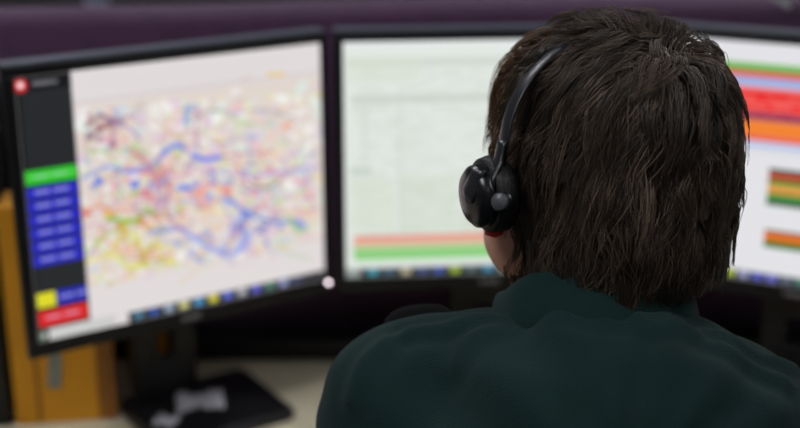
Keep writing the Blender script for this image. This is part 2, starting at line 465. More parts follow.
# --- right: status board of coloured rows
p = Pic(frR, (228, 228, 232))
for y0, y1, c in ((62, 67, (120, 190, 80)), (67, 70.5, (70, 160, 70)), (70.5, 76, (228, 84, 60)), (76, 85, (158, 178, 226)), (86, 90, (236, 96, 96)), (90, 111, (236, 38, 38)),
                  (100, 103, (246, 90, 90)), (111, 119, (150, 40, 84)), (119, 134, (244, 132, 48)), (134, 139.5, (232, 96, 80)), (141, 146, (180, 194, 234))):
    _, v0 = uv_of(frR, 745, y0); _, v1 = uv_of(frR, 745, y1); p.rect(.006, v0, W-.006, v1, c)
for k in range(5):
    _, v0 = uv_of(frR, 745, 94+4*k); x = .05
    while x < W-.03:
        w = r3.uniform(.006, .03); p.rect(x, v0, x+w, v0+.002, (250, 150, 140), .5); x += w+r3.uniform(.004, .02)
_, v0 = uv_of(frR, 745, 149); p.rect(.0, v0, W, v0+.002, (205, 208, 216))
uu, _ = uv_of(frR, 768, 180)
for y0, y1, c in ((168, 173, (40, 60, 36)), (173, 178, (220, 60, 40)), (178, 183.5, (40, 120, 40)), (183.5, 189, (226, 178, 60)), (189, 193, (226, 120, 50)), (193, 198, (70, 170, 60)), (198, 205, (40, 90, 40))):
    _, v0 = uv_of(frR, 768, y0); _, v1 = uv_of(frR, 768, y1); p.rect(uu, v0, uu+.12, v1, c)
    for q in range(12): p.rect(uu+.010*q+.008, v0, uu+.010*q+.0095, v1, (30, 50, 30), .7)
uu, _ = uv_of(frR, 764, 235)
for y0, y1, c in ((229, 232, (120, 90, 40)), (232, 240, (236, 116, 40)), (240, 247, (60, 120, 44))):
    _, v0 = uv_of(frR, 764, y0); _, v1 = uv_of(frR, 764, y1); p.rect(uu, v0, uu+.125, v1, c)
    for q in range(12): p.rect(uu+.010*q+.008, v0, uu+.010*q+.0095, v1, (90, 60, 30), .5)
p.rect(0, H-.0125, W, H, (18, 22, 24))
ic = [(60, 120, 90), (120, 140, 180), (170, 180, 120), (200, 195, 185), (70, 160, 180), (180, 200, 60), (160, 160, 200), (80, 90, 200), (110, 110, 210), (90, 100, 120), (60, 120, 110), (70, 90, 160)]
for k, c in enumerate(ic): p.rect(.008+.0175*k, H-.0115, .0205+.0175*k, H-.0028, c)
picR = p

# ------------------------------------------------------------------ monitors
BZ = .0118; BB = .020; TH = .020
def make_monitor(fr, pic, label, badge, foot_shift=0.0):
    TL, u, v = fr
    yaw = math.atan2(u.y, u.x)
    ctr = TL+u*(W/2)
    t = thing('monitor', label, 'monitor', (ctr.x, ctr.y, DZ), yaw, 'three flat monitors on the desk')
    zt = TL.z-DZ; zb = zt-H
    # bezel: a real frame around the glass, with a lighter bevelled outer lip
    bm = bmesh.new()
    add_box(bm, (0, .008, zt+BZ/2), (W+2*BZ, TH-.008, BZ), .0025)
    add_box(bm, (0, .008, zb-BB/2), (W+2*BZ, TH-.008, BB), .0025)
    for s in (-1, 1): add_box(bm, (s*(W/2+BZ/2), .008, (zt+zb)/2), (BZ, TH-.008, H+.002), .0025)
    obj('bezel', bm, M['bezel'], t)
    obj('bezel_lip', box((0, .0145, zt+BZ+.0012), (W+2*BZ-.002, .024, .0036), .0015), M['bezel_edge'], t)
    # rear shell, domed
    bm = bmesh.new()
    add_box(bm, (0, .0085, (zt+zb)/2-.003), (W+2*BZ-.006, .009, H+BZ+BB-.006), .002)
    add_box(bm, (0, .022, (zt+zb)/2-.003), (W+2*BZ-.040, .016, H+BZ+BB-.03), .004)
    add_box(bm, (0, .042, (zt+zb)/2), (W*.72, .03, H*.72), .012)
    obj('rear_shell', bm, M['bezel'], t)
    s = pic.build(t, (-W/2, .0005, zt))
    if badge:
        bm = bmesh.new()
        for k, w in enumerate((.0035, .003, .0035, .004, .003)):
            add_box(bm, (-.010+.005*k, -.0012, zb-.010), (w, .0012, .0052), .0004)
        obj('badge', bm, M['badge'], t)
    # stand: slotted neck and flat foot
    nz1 = zb+.10
    bm = bmesh.new()
    ny = .100-foot_shift*.6; nw = .084
    z0 = .014; hz0, hz1 = .066, .104; hw = .0115
    add_box(bm, (0, ny, (z0+hz0)/2), (nw, .022, hz0-z0), .003)
    add_box(bm, (0, ny, (hz1+nz1)/2), (nw, .022, nz1-hz1), .003)
    for sgn in (-1, 1): add_box(bm, (sgn*(nw/2+hw)/2, ny, (hz0+hz1)/2), (nw/2-hw, .022, hz1-hz0+.004), .001)
    obj('stand_neck', bm, M['stand'], t)
    bm = bmesh.new()
    # foot: rounded rectangle plate
    out = []
    wx, wl, y0, y1, rc = .126, .058, -.028-foot_shift, .125-foot_shift, .016
    for cx, cy, a0 in ((wx-rc, y1-rc, 0), (-wl+rc, y1-rc, 90), (-wl+rc, y0+rc, 180), (wx-rc, y0+rc, 270)):
        for k in range(7):
            a = R(a0+15*k); out.append((cx+rc*math.cos(a), cy+rc*math.sin(a)))
    lo = [bm.verts.new((x, y, 0)) for x, y in out]; mi = [bm.verts.new((x, y, .008)) for x, y in out]
    hi = [bm.verts.new((x*.96, .05-foot_shift+(y-.05+foot_shift)*.95, .014)) for x, y in out]
    n = len(out)
    bm.faces.new(lo[::-1]); bm.faces.new(hi)
    for k in range(n):
        bm.faces.new((lo[k], lo[(k+1) % n], mi[(k+1) % n], mi[k])); bm.faces.new((mi[k], mi[(k+1) % n], hi[(k+1) % n], hi[k]))
    obj('stand_foot', bm, M['stand'], t)
    return t, zt, zb
mL, zt, zb = make_monitor(frL, picL, 'left monitor showing a coloured street map with dark button panel', True)
mC, _, _ = make_monitor(frC, picC, 'middle monitor showing a pale document page with red and green lines', True, .065)
mR, _, _ = make_monitor(frR, picR, 'right monitor showing red and orange rows, partly hidden by the head', True, .065)
bm = bmesh.new()
add_lathe(bm, [(0, .0022), (.0015, .0018), (.0022, 0), (.0022, -.004)], axis_mtx((W/2+BZ*.50, -.0005, zb-.0062), (0, -1, 0)), 16)
obj('standby_light', bm, M['led'], mL, True)

# ------------------------------------------------------------------ yellow box file behind the left monitor
e = atz(44, 424, DZ)
yf = thing('box_file', 'tall yellow card box file standing on the desk behind the left monitor', 'box file', (e.x-.003, e.y+.0, DZ), R(8))
fw, fd, fh = .117, .068, .287
bm = bmesh.new()
add_box(bm, (fw/2-.030, fd/2, fh/2), (fw, fd, fh), .0025)
obj('box_body', bm, M['file'], yf)
obj('fold_strip', box((-.0005, -.0008, fh/2), (.004, .002, fh-.006), .0005), M['file_dark'], yf)
obj('painted_reflection', box((.083, -.001, fh/2), (.022, .0025, fh-.008), .0006), M['file_dark'], yf)  # dark reflection on the yellow card, painted as a brown strip
obj('spine_label', box((.022, -.0012, .072), (.016, .0015, .046), .0004, Matrix.Rotation(R(6), 3, 'Y')), M['file_label'], yf)
# black equipment box at the far left
eb_ = atz(14, 426, DZ)
eqb = thing('equipment_box', 'black upright equipment box at the left end, beside the tall yellow file', 'equipment box', (eb_.x-.075, eb_.y+.06, DZ), R(8))
obj('casing', box((0, -.005, .18), (.13, .13, .36), .006), M['dark'], eqb)
obj('front_panel', box((0, -.072, .18), (.118, .006, .34), .002), M['rail'], eqb)
eqc = thing('equipment_box', 'taller black equipment box against the partition, behind the tall yellow file', 'equipment box', (-.552, 1.635, DZ))
obj('casing', box((0, .0, .2025), (.146, .10, .405), .006), M['dark'], eqc)
obj('front_panel', box((0, -.052, .2025), (.134, .005, .385), .002), M['rail'], eqc)
# second yellow folder seen through the slot of the stand
cL = frL[0]+frL[1]*(W/2); yL = math.atan2(frL[1].y, frL[1].x)
e2 = cL+Vector((-math.sin(yL), math.cos(yL), 0))*.165; e2.z = DZ
yf2 = thing('box_file', 'yellow box file glimpsed through the slot in the left monitor stand', 'box file', (e2.x, e2.y, DZ), yL)
obj('box_body', box((.006, 0, .070), (.050, .026, .14), .0025), M['file'], yf2)
obj('spine_label', box((.006, -.0135, .035), (.03, .0015, .03), .0004), M['file_label'], yf2)

# pale crumpled papers and a plug on the foot of the left stand
def crumple(name, label, cx, cy, sx, sy, rz, seed, z=DZ+.0145):
    c = atz(cx, cy, z); bm = bmesh.new(); rr = random.Random(seed)
    n = 9; g = [[None]*n for _ in range(n)]
    for i in range(n):
        for j in range(n):
            x, y = (i/(n-1)-.5), (j/(n-1)-.5)
            pinch = .62+.38*min(1, abs(x)*3)
            zz = .002+.006*abs(math.sin(i*1.3+seed)*math.cos(j*1.1))*(.5+rr.random())
            g[i][j] = bm.verts.new((x*sx, y*sy*pinch, zz))
    for i in range(n-1):
        for j in range(n-1): bm.faces.new((g[i][j], g[i+1][j], g[i+1][j+1], g[i][j+1]))
    r = bmesh.ops.extrude_face_region(bm, geom=list(bm.faces))
    for v in r['geom']:
        if isinstance(v, bmesh.types.BMVert): v.co.z -= .0018
    o = obj(name, bm, M['paper'], None); o.location = c; o.rotation_euler = (0, 0, rz)
    return tag(o, label, 'paper')
crumple('crumpled_paper', 'white crumpled bow-shaped paper on the black foot of the left monitor', 200, 404, .060, .052, R(12), 3)
crumple('crumpled_paper', 'smaller white paper scrap at the bottom edge, nearest the yellow file', 166, 424, .024, .026, R(-20), 5)
# thin grey cable running down the left stand neck
bm = bmesh.new()
cs = [atz(205, 393, DZ+.03), atz(168, 398, DZ+.035), atz(160, 408, DZ+.022), atz(166, 420, DZ+.018)]
pts = []
for i in range(len(cs)-1):
    for k in range(6): pts.append(cs[i].lerp(cs[i+1], k/6))
pts.append(cs[-1])

# ------------------------------------------------------------------ signed-distance modelling for the person
class Field:
    def __init__(s, lo, hi, h):
        s.lo = np.array(lo, float); s.h = h
        s.n = np.ceil((np.array(hi)-s.lo)/h).astype(int)+1
        s.A = np.full(s.n, .5, np.float32)
        s.ax = [s.lo[i]+h*np.arange(s.n[i]) for i in range(3)]
    def sub(s, lo, hi):
        i0 = np.clip(np.floor((np.array(lo)-s.lo)/s.h).astype(int), 0, s.n-1)
        i1 = np.clip(np.ceil((np.array(hi)-s.lo)/s.h).astype(int)+1, 0, s.n)
        if (i1 <= i0).any(): return None, None
        sl = tuple(slice(a, b) for a, b in zip(i0, i1))
        X, Y, Z = np.meshgrid(*(s.ax[i][sl[i]] for i in range(3)), indexing='ij')
        return sl, np.stack([X, Y, Z], -1)
    def mix(s, sl, d, k, cut=False):
        a = s.A[sl]
        if cut:
            d = -d; hh = np.clip(.5-.5*(a-d)/k, 0, 1)          # smooth max
            s.A[sl] = a*(1-hh)+d*hh+k*hh*(1-hh)
        else:
            hh = np.clip(.5+.5*(a-d)/k, 0, 1)
            s.A[sl] = a*(1-hh)+d*hh-k*hh*(1-hh)
    def ell(s, c, r, R3=None, k=.01, cut=False):
        c = np.array(c, float); r = np.array(r, float); m = r.max()+k+2*s.h
        sl, P = s.sub(c-m, c+m)
        if sl is None: return
        q = P-c
        if R3 is not None: q = q @ R3            # world -> local (columns of R3 are the local axes)
        k0 = np.linalg.norm(q/r, axis=-1); k1 = np.linalg.norm(q/(r*r), axis=-1)+1e-9
        s.mix(sl, (k0*(k0-1)/k1).astype(np.float32), k, cut)
    def cone(s, a, b, ra, rb, k=.01, cut=False):
        a = np.array(a, float); b = np.array(b, float); m = max(ra, rb)+k+2*s.h
        sl, P = s.sub(np.minimum(a, b)-m, np.maximum(a, b)+m)
        if sl is None: return
        d = b-a; t = np.clip(((P-a)@d)/(d@d+1e-12), 0, 1)
        s.mix(sl, (np.linalg.norm(P-a-t[..., None]*d, axis=-1)-(ra+(rb-ra)*t)).astype(np.float32), k, cut)
    def mesh(s, name, m, parent=None, smooth_iter=1):
        V = s.A; ins = V < 0
        nx, ny, nz = V.shape
        cs = [(i, j, k) for i in (0, 1) for j in (0, 1) for k in (0, 1)]
        cnt = sum(ins[i:nx-1+i, j:ny-1+j, k:nz-1+k].astype(np.int8) for i, j, k in cs)
        mx = (cnt > 0) & (cnt < 8)
        C = np.argwhere(mx); idx = np.full(mx.shape, -1, np.int64); idx[mx] = np.arange(len(C))
        pos = np.zeros((len(C), 3)); c2 = np.zeros(len(C))
        for a in cs:
            for ax in range(3):
                if a[ax]: continue
                b = list(a); b[ax] = 1
                va = V[C[:, 0]+a[0], C[:, 1]+a[1], C[:, 2]+a[2]]; vb = V[C[:, 0]+b[0], C[:, 1]+b[1], C[:, 2]+b[2]]
                cr = (va < 0) != (vb < 0)
                t = np.where(cr, va/np.where(cr, va-vb, 1), 0)
                q = np.tile(np.array(a, float), (len(C), 1)); q[:, ax] += t
                pos += q*cr[:, None]; c2 += cr
        pos = C+pos/c2[:, None]
        F = []
        for ax in range(3):
            o1, o2 = [(1, 2), (2, 0), (0, 1)][ax]
            sa = [slice(None)]*3; sb = [slice(None)]*3; sa[ax] = slice(0, -1); sb[ax] = slice(1, None)
            df = ins[tuple(sa)] != ins[tuple(sb)]
            E_ = np.argwhere(df)
            lim = np.array(idx.shape)
            ok = (E_[:, o1] > 0) & (E_[:, o2] > 0) & (E_[:, o1] < lim[o1]) & (E_[:, o2] < lim[o2]); E_ = E_[ok]
            q = []
            for d1, d2 in ((0, 0), (-1, 0), (-1, -1), (0, -1)):
                e_ = E_.copy(); e_[:, o1] += d1; e_[:, o2] += d2; q.append(idx[e_[:, 0], e_[:, 1], e_[:, 2]])
            q = np.stack(q, 1); fl = ins[E_[:, 0], E_[:, 1], E_[:, 2]]
            q[~fl] = q[~fl][:, ::-1]; F.append(q)
        F = np.concatenate(F); F = F[(F >= 0).all(1)]
        P = s.lo+pos*s.h
        for _ in range(smooth_iter):       # light Laplacian
            acc = np.zeros_like(P); n_ = np.zeros(len(P))
            for a, b in ((0, 1), (1, 2), (2, 3), (3, 0)):
                np.add.at(acc, F[:, a], P[F[:, b]]); np.add.at(acc, F[:, b], P[F[:, a]])
                np.add.at(n_, F[:, a], 1); np.add.at(n_, F[:, b], 1)
            P = P*.4+.6*acc/np.maximum(n_, 1)[:, None]
        me = bpy.data.meshes.new(name)
        me.from_pydata(P.tolist(), [], F.tolist())
        return link(name, me, m, parent, True)

# ---- pose (world metres)
HC = np.array([.1660, .966, 1.227])          # centre of the head
HYAW, HPIT, HROLL = R(23), R(6), R(3.5)
HM = (Matrix.Rotation(HYAW, 3, 'Z') @ Matrix.Rotation(-HPIT, 3, 'X') @ Matrix.Rotation(HROLL, 3, 'Y'))
HR = np.array(HM)                            # columns = head axes (x right, y forward, z up)
def hp(x, y, z): return HC+HR@np.array([x, y, z], float)
C7 = np.array([.152, .885, 1.070])
SHL, SHR = np.array([.007, .925, 1.020]), np.array([.345, .905, .978])
ELL, ELR = np.array([-.055, .985, .815]), np.array([.435, .975, .800])
WRL, WRR = np.array([.045, 1.215, .775]), np.array([.345, 1.215, .775])
PEL = np.array([.20, .70, .565])
CH = np.array([.180, .875, .93])
HIPL, HIPR = np.array([.115, .74, .53]), np.array([.285, .74, .53])
KNL, KNR = np.array([.08, 1.17, .535]), np.array([.33, 1.17, .535])
ANL, ANR = np.array([.07, 1.20, .115]), np.array([.34, 1.20, .115])

person = thing('person', 'seated person in dark green sweater seen from behind, short brown hair, facing the monitors', 'person', (float(PEL[0]), float(PEL[1]), 0.0))
POFF = Vector((-float(PEL[0]), -float(PEL[1]), 0))
def to_person(o):
    o.parent = person; o.location = POFF; return o

def torso(f, g):
    """upper body; g = extra thickness (clothing)"""
    f.ell(PEL, (.165+g, .115+g, .12+g), k=.05)
    f.ell((PEL+CH)/2+np.array([0, .0, 0]), (.135+g, .10+g, .17+g), k=.06)
    f.ell(CH, (.158+g, .112+g, .17+g), k=.06)
    f.ell(CH+np.array([-.01, -.035, .085]), (.135+g, .075+g, .09+g), k=.05)
    f.cone(C7+np.array([-.036, 0.012, -.015]), SHL+np.array([.030, -.005, .020]), .052+g, .046+g, k=.045)
    f.cone(C7+np.array([.02, 0.008, -.028]), SHR+np.array([-.01, -.003, .008]), .046+g, .048+g, k=.045)
    f.cone(C7+np.array([0, .01, -.018]), CH, .055+g, .11+g, k=.04)
    for S, E2 in ((SHL, ELL), (SHR, ELR)):
        f.ell(S, (.054+g, .054+g, .056+g), k=.03)
        f.cone(S, E2, .050+g, .038+g, k=.03)
def arms(f, g):
    for E2, W2 in ((ELL, WRL), (ELR, WRR)):
        f.cone(E2, W2+(E2-W2)*.05, .038+g, .024+g, k=.02)

# skin body: head with face, neck, trunk, arms, hands, legs - one surface
f = Field((-.14, .55, .0), (.52, 1.42, 1.37), .0055)
torso(f, -.004); arms(f, 0)
for HIP, KN, AN in ((HIPL, KNL, ANL), (HIPR, KNR, ANR)):
    f.cone(HIP, KN, .082, .052, k=.04); f.cone(KN, AN, .050, .034, k=.02)
    f.cone(AN+np.array([0, -.02, -.05]), AN+np.array([0, .14, -.065]), .035, .028, k=.03)
# hands resting on the desk: palm, four fingers, thumb
for sgn, W2 in ((1, WRL), (-1, WRR)):
    W2 = W2+np.array([0, .0, 0])
    fwd = np.array([sgn*.25, .97, 0.]); fwd /= np.linalg.norm(fwd)
    sd = np.array([fwd[1], -fwd[0], 0])*sgn          # toward the thumb side
    zf = DZ+.014
    pc = W2+fwd*.055; pc[2] = DZ+.022
    Rm = np.stack([sd, fwd, [0, 0, 1]], 1)
    f.cone(W2+np.array([0, -.02, 0]), pc, .023, .019, k=.015)
    f.ell(pc, (.040, .050, .016), Rm, k=.01)
    for q, (off, ln) in enumerate(((.030, .066), (.010, .074), (-.010, .069), (-.029, .054))):
        b0 = pc+fwd*.040+sd*off; b0[2] = DZ+.024
        d = fwd+sd*(off*2.2)
        b1 = b0+d*ln*.45+np.array([0, 0, .008]); b2 = b0+d*ln*.78; b2[2] = zf+.004; b3 = b0+d*ln; b3[2] = DZ+.009
        f.cone(b0, b1, .0095, .009, k=.004); f.cone(b1, b2, .009, .008, k=.002); f.cone(b2, b3, .008, .007, k=.002)
    t0 = pc-fwd*.022+sd*.030; t1 = t0+sd*.026+fwd*.022; t2 = t1+fwd*.030+sd*.008
    t0[2] = DZ+.020; t1[2] = DZ+.018; t2[2] = DZ+.011
    f.cone(t0, t1, .013, .0105, k=.008); f.cone(t1, t2, .0105, .0085, k=.003)
# neck and head
f.cone(C7+np.array([0, .02, -.03]), hp(0, -.022, -.045), .062, .056, k=.03)
f.ell(hp(0, -.012, .004), (.074, .084, .084), HR, k=.02)
f.ell(hp(0, .035, -.030), (.064, .055, .078), HR, k=.03)
for s_, w_j in ((-1, .056), (1, .045)): f.ell(hp(s_*w_j, .036, -.072), (.027+(.004 if s_ < 0 else 0), .040, .037), HR, k=.03)
f.cone(hp(-.040, .012, -.062), hp(-.012, .068, -.100), .024, .016, k=.025)
f.cone(hp(.040, .012, -.062), hp(.012, .068, -.100), .024, .016, k=.025)
f.ell(hp(0, .074, -.098), (.020, .014, .015), HR, k=.015)
f.ell(hp(0, .078, .012), (.045, .016, .012), HR, k=.015)                     # brow
for s_ in (-1, 1):
    f.ell(hp(s_*.031, .092, -.010), (.017, .012, .012), HR, k=.010, cut=True) # sockets
    f.ell(hp(s_*.031, .0775, -.0045), (.016, .0128, .0085), HR, k=.003); f.ell(hp(s_*.031, .076, -.0195), (.015, .0115, .006), HR, k=.004)
    f.ell(hp(s_*.040, .062, -.038), (.022, .020, .018), HR, k=.02)            # cheeks
    f.ell(hp(s_*.009, .098, -.046), (.008, .008, .006), HR, k=.006)
    e0 = hp(s_*.075, .000, -.018)
    EH = HR@np.array(Matrix.Rotation(s_*R(-18), 3, 'Z'))
    f.ell(e0, (.008, .019, .031), EH, k=.006)
    f.ell(hp(s_*.084, .006, -.016), (.006, .010, .017), EH, k=.005, cut=True)
    f.ell(hp(s_*.074, .002, -.046), (.006, .009, .010), EH, k=.006)
f.cone(hp(0, .086, .002), hp(0, .108, -.038), .007, .010, k=.010)             # nose
f.ell(hp(0, .088, -.064), (.022, .010, .006), HR, k=.006)
f.ell(hp(0, .086, -.073), (.018, .010, .007), HR, k=.005)
f.cone(hp(-.022, .099, -.0685), hp(.022, .099, -.0685), .0025, .0025, k=.003, cut=True)
body = to_person(f.mesh('body', M['skin'], None, 1))
body['label'] = 'bare skin of head, neck and hands'
for s_ in (-1, 1):
    c = hp(s_*.031, .074, -.010)
    bm = bmesh.new(); bmesh.ops.create_uvsphere(bm, u_segments=20, v_segments=12, radius=.0125, matrix=Matrix.Translation(Vector(c)))
    ev = to_person(obj('eyeball', bm, M['eye'], None, True))
    d = Vector(HR@np.array([0, 1, -.08]))
    add = add_lathe(bmesh.new(), [(0, .0133), (.0035, .0130), (.0058, .0118)], axis_mtx(c, d), 16)
    ir = obj('iris', add, M['iris'], ev, True)
    bm = add_tube(bmesh.new(), [hp(s_*(.014+.008*k), .093-.0032*k*k*.5, .010+.0035*math.sin(k*.9)) for k in range(5)], [.002, .0032, .0032, .0026, .001], 8)
# sweater
f = Field((-.16, .54, .44), (.54, 1.30, 1.20), .0042)
torso(f, .012); 
for E2, W2 in ((ELL, WRL), (ELR, WRR)): f.cone(E2, W2+(E2-W2)*.16, .050, .036, k=.02)
f.ell(PEL+np.array([0, .01, .0]), (.182, .135, .10), k=.03)
# real folds of the knit over shoulders and back, placed along the seams
def fold(a, b, r, lift=0.0, k=.016):
    f.cone(a, b, r, r*.6, k=k)
def on_back(px, py, d): return np.array(Vector((0, 0, CAMZ))+ray(px, py)*d)
FOLDS = [((470, 316), (395, 322), .925, .010), ((500, 309), (440, 330), .905, .009), ((715, 326), (800, 366), .900, .010), ((650, 318), (735, 346), .885, .009),
         ((690, 312), (770, 372), .880, .008), ((380, 330), (345, 380), .93, .009), ((420, 345), (380, 420), .90, .009)]
# collar: stand-up knit roll
cdir = np.array([.0, .035, .05]); cdir = cdir/np.linalg.norm(cdir)
f.A_before = None
sweater_field = f
# neck hole
f.cone(C7+np.array([0, .034, .0]), C7+np.array([0, .07, .12]), .055, .07, k=.006, cut=True)
f.cone(WRL+(ELL-WRL)*.18, WRL, .028, .034, k=.004, cut=True)
f.cone(WRR+(ELR-WRR)*.18, WRR, .028, .034, k=.004, cut=True)
sw = f.mesh('sweater', M['sweater'], None, 2)
to_person(sw)
# gentle cloth relief: broad creases radiating from the neck and along the shoulders
me = sw.data; n = len(me.vertices); P = np.zeros(n*3, np.float32); me.vertices.foreach_get('co', P); P = P.reshape(-1, 3)
Nn = np.zeros(n*3, np.float32); me.vertices.foreach_get('normal', Nn); Nn = Nn.reshape(-1, 3)
d0 = P-C7; rr_ = np.hypot(d0[:, 0], d0[:, 1]*1.2+d0[:, 2]*.6)
an_ = np.arctan2(d0[:, 0], -(d0[:, 2]+.02))
w_ = np.clip(rr_/.05, 0, 1)*np.exp(-(rr_/.26)**2)
cre = .0045*w_*(np.sin(an_*7+rr_*26+1.0)*.7+np.sin(an_*13-rr_*33+.5)*.4)
cre += .0016*np.sin(P[:, 0]*57+P[:, 2]*31+np.sin(P[:, 2]*43)*1.5)*np.sin(P[:, 2]*37+P[:, 1]*29)
Pd = P-np.array([0, 0, CAMZ]); dep = Pd[:, 1]*CP-Pd[:, 2]*SP; vy = Pd[:, 1]*SP+Pd[:, 2]*CP
pxx, pyy = 400+FPX*Pd[:, 0]/dep, 214-FPX*vy/dep
def surf_pt(x, y):          # the point of the knit seen at this point of the photograph
    m = np.hypot(pxx-x, pyy-y) < 9
    if not m.any(): return None
    ii = np.where(m)[0]; return P[ii[np.argmin(dep[ii])]]
for pl_, am, sg in (([(706, 322), (735, 334), (768, 348), (800, 362)], .0045, .006), ([(645, 318), (690, 328), (735, 346), (790, 372)], .0042, .007), ([(640, 308), (668, 312), (700, 326)], .004, .006),
                    ([(518, 304), (480, 314), (440, 322), (404, 322)], .0045, .006), ([(500, 318), (470, 336), (450, 360)], .003, .008), ([(620, 350), (700, 362), (780, 400)], .0025, .012),
                    ([(384, 330), (362, 352), (348, 392)], .003, .008), ([(560, 318), (600, 322), (640, 320)], -.002, .006), ([(420, 350), (470, 372), (560, 380)], .002, .012)):
    q_ = [surf_pt(*a_) for a_ in pl_]; q_ = [a_ for a_ in q_ if a_ is not None]
    best = np.full(n, 9.)
    for a_, b_ in zip(q_[:-1], q_[1:]):
        d_ = b_-a_; t_ = np.clip(((P-a_)@d_)/(d_@d_+1e-9), 0, 1); best = np.minimum(best, np.linalg.norm(P-a_-t_[:, None]*d_, axis=1))
    cre += am*np.exp(-(best/sg)**2)-am*.4*np.exp(-((best-sg*2.2)/sg)**2)
P += Nn*cre[:, None]; me.vertices.foreach_set('co', P.ravel()); me.update()

# collar mesh: folded-over band around the neck
bm = bmesh.new()
cc = Vector((.1510, .926, 1.105))
ax_x = Vector((1, 0, .11)).normalized(); ax_y = Vector((0, .84, -.54)); ax_y = (ax_y-ax_x*ax_y.dot(ax_x)).normalized(); ax_z = ax_x.cross(ax_y)
sec = [(-.004, -.020), (-.001, -.012), (.000, .002), (-.003, .018), (-.010, .026), (-.017, .024), (-.019, .010), (-.018, -.012), (-.016, -.034)]
NA = 72; rings = []
for i in range(NA):
    a = 2*math.pi*i/NA
    wob = 1+.014*math.sin(3*a+.6)+.010*math.sin(7*a)
    ra, rb = .0800*wob, .072*wob
    fr_ = math.sin(a)                       # +1 front
    rg = []
    for (dr, dz) in sec:
        r1, r2 = ra+dr*.8, rb+dr*.8
        zz = dz*(1.0-.25*max(0, fr_))+.0025*math.sin(5*a)
        flare = 1+.05*max(0, -dz/.03)
        rg.append(bm.verts.new(cc+ax_x*(r1*flare*math.cos(a))+ax_y*(r2*flare*math.sin(a))+ax_z*zz))
    rings.append(rg)
for i in range(NA):
    a, b = rings[i], rings[(i+1) % NA]
    for k in range(len(sec)):
        k2 = (k+1) % len(sec); bm.faces.new((a[k], b[k], b[k2], a[k2]))
col = to_person(obj('collar', bm, M['rib'], None, True))
sm_ = col.modifiers.new('subsurf', 'SUBSURF'); sm_.levels = 2; sm_.render_levels = 2

# epaulette on the left shoulder
bm = bmesh.new()
ea, eb = aty(454, 321, .955), aty(386, 326, .958)
pts = [ea.lerp(eb, t)+Vector((0, 0, .0055*math.sin(math.pi*min(1, t*1.0)) )) for t in [k/10 for k in range(11)]]
add_tube(bm, pts, [.5, .8]+[1]*7+[.9, .6], 16, flat=(.024, .0065), up=(0, 0, 1))
ep = to_person(obj('epaulette', bm, M['epaulette'], None, True)); ep['label'] = 'black shoulder strap'

# trousers, shoes
f = Field((-.06, .52, .06), (.46, 1.32, .66), .007)
f.ell(PEL+np.array([0, 0, -.012]), (.175, .125, .105), k=.04)
for HIP, KN, AN in ((HIPL, KNL, ANL), (HIPR, KNR, ANR)):
    f.cone(HIP, KN, .092, .064, k=.04); f.cone(KN, AN+np.array([0, 0, .0]), .063, .050, k=.02)
for AN in (ANL, ANR): f.cone(AN+np.array([0, 0, -.01]), AN+np.array([0, 0, -.08]), .041, .041, k=.003, cut=True)
to_person(f.mesh('trousers', M['trousers'], None, 1))
for AN in (ANL, ANR):
    f = Field(AN+np.array([-.07, -.09, -.12]), AN+np.array([.07, .22, .03]), .006)
    f.cone(AN+np.array([0, -.02, -.065]), AN+np.array([0, .14, -.075]), .046, .037, k=.03)
    f.cone(AN+np.array([0, -.01, -.06]), AN+np.array([0, -.005, -.02]), .046, .044, k=.02)
    sl, Pq = f.sub(f.lo, f.lo+f.n*f.h); f.A[sl] = np.maximum(f.A[sl], (.004-Pq[..., 2]).astype(np.float32))
    to_person(f.mesh('shoe', M['shoe'], None, 1))

# ------------------------------------------------------------------ hair
EA, EB, EC = .0890, .105, .101
def taper(z):     # radius factor below the widest level
    t = np.clip(-z/.10, 0, 1.4)
    return 1-.02*t-.11*t**2
def q_of(p):      # 1 on the outer envelope of the hair
    x, y, z = p[:, 0], p[:, 1], p[:, 2]
    # slightly squarer than an ellipsoid, flat-sided
    up = (np.abs(x/EA)**2.25+np.abs(y/EB)**2.25+np.abs(np.maximum(z, 0)/EC)**2.25)**(1/2.25)
    return np.where(z >= 0, up, up/taper(z))
CROWN = np.array([.020, -.052, .092]); CROWN_N = CROWN/np.linalg.norm(CROWN)
SIG = .5
def relief(p):    # lumpy outer silhouette (locks)
    x, y, z = p[:, 0], p[:, 1], p[:, 2]
    g = .018*np.sin(x*62+1.2)*np.sin(y*47+.4)+.014*np.sin(z*70+x*40)
    # flattened under the headband, puffed front tuft and crown
    az = np.arctan2(y, x)
    band = np.exp(-((y+.004)/.011)**2)*np.clip((-x-.03)/.04, 0, 1)
    tuft = np.exp(-(((x+.035)/.035)**2+((y-.045)/.04)**2))*np.clip(z/.06, 0, 1)
    crown = np.exp(-(((x-.025)/.03)**2+((y+.03)/.04)**2))*np.clip(z/.06, 0, 1)
    return 1+g-.075*band+.07*tuft+.05*crown
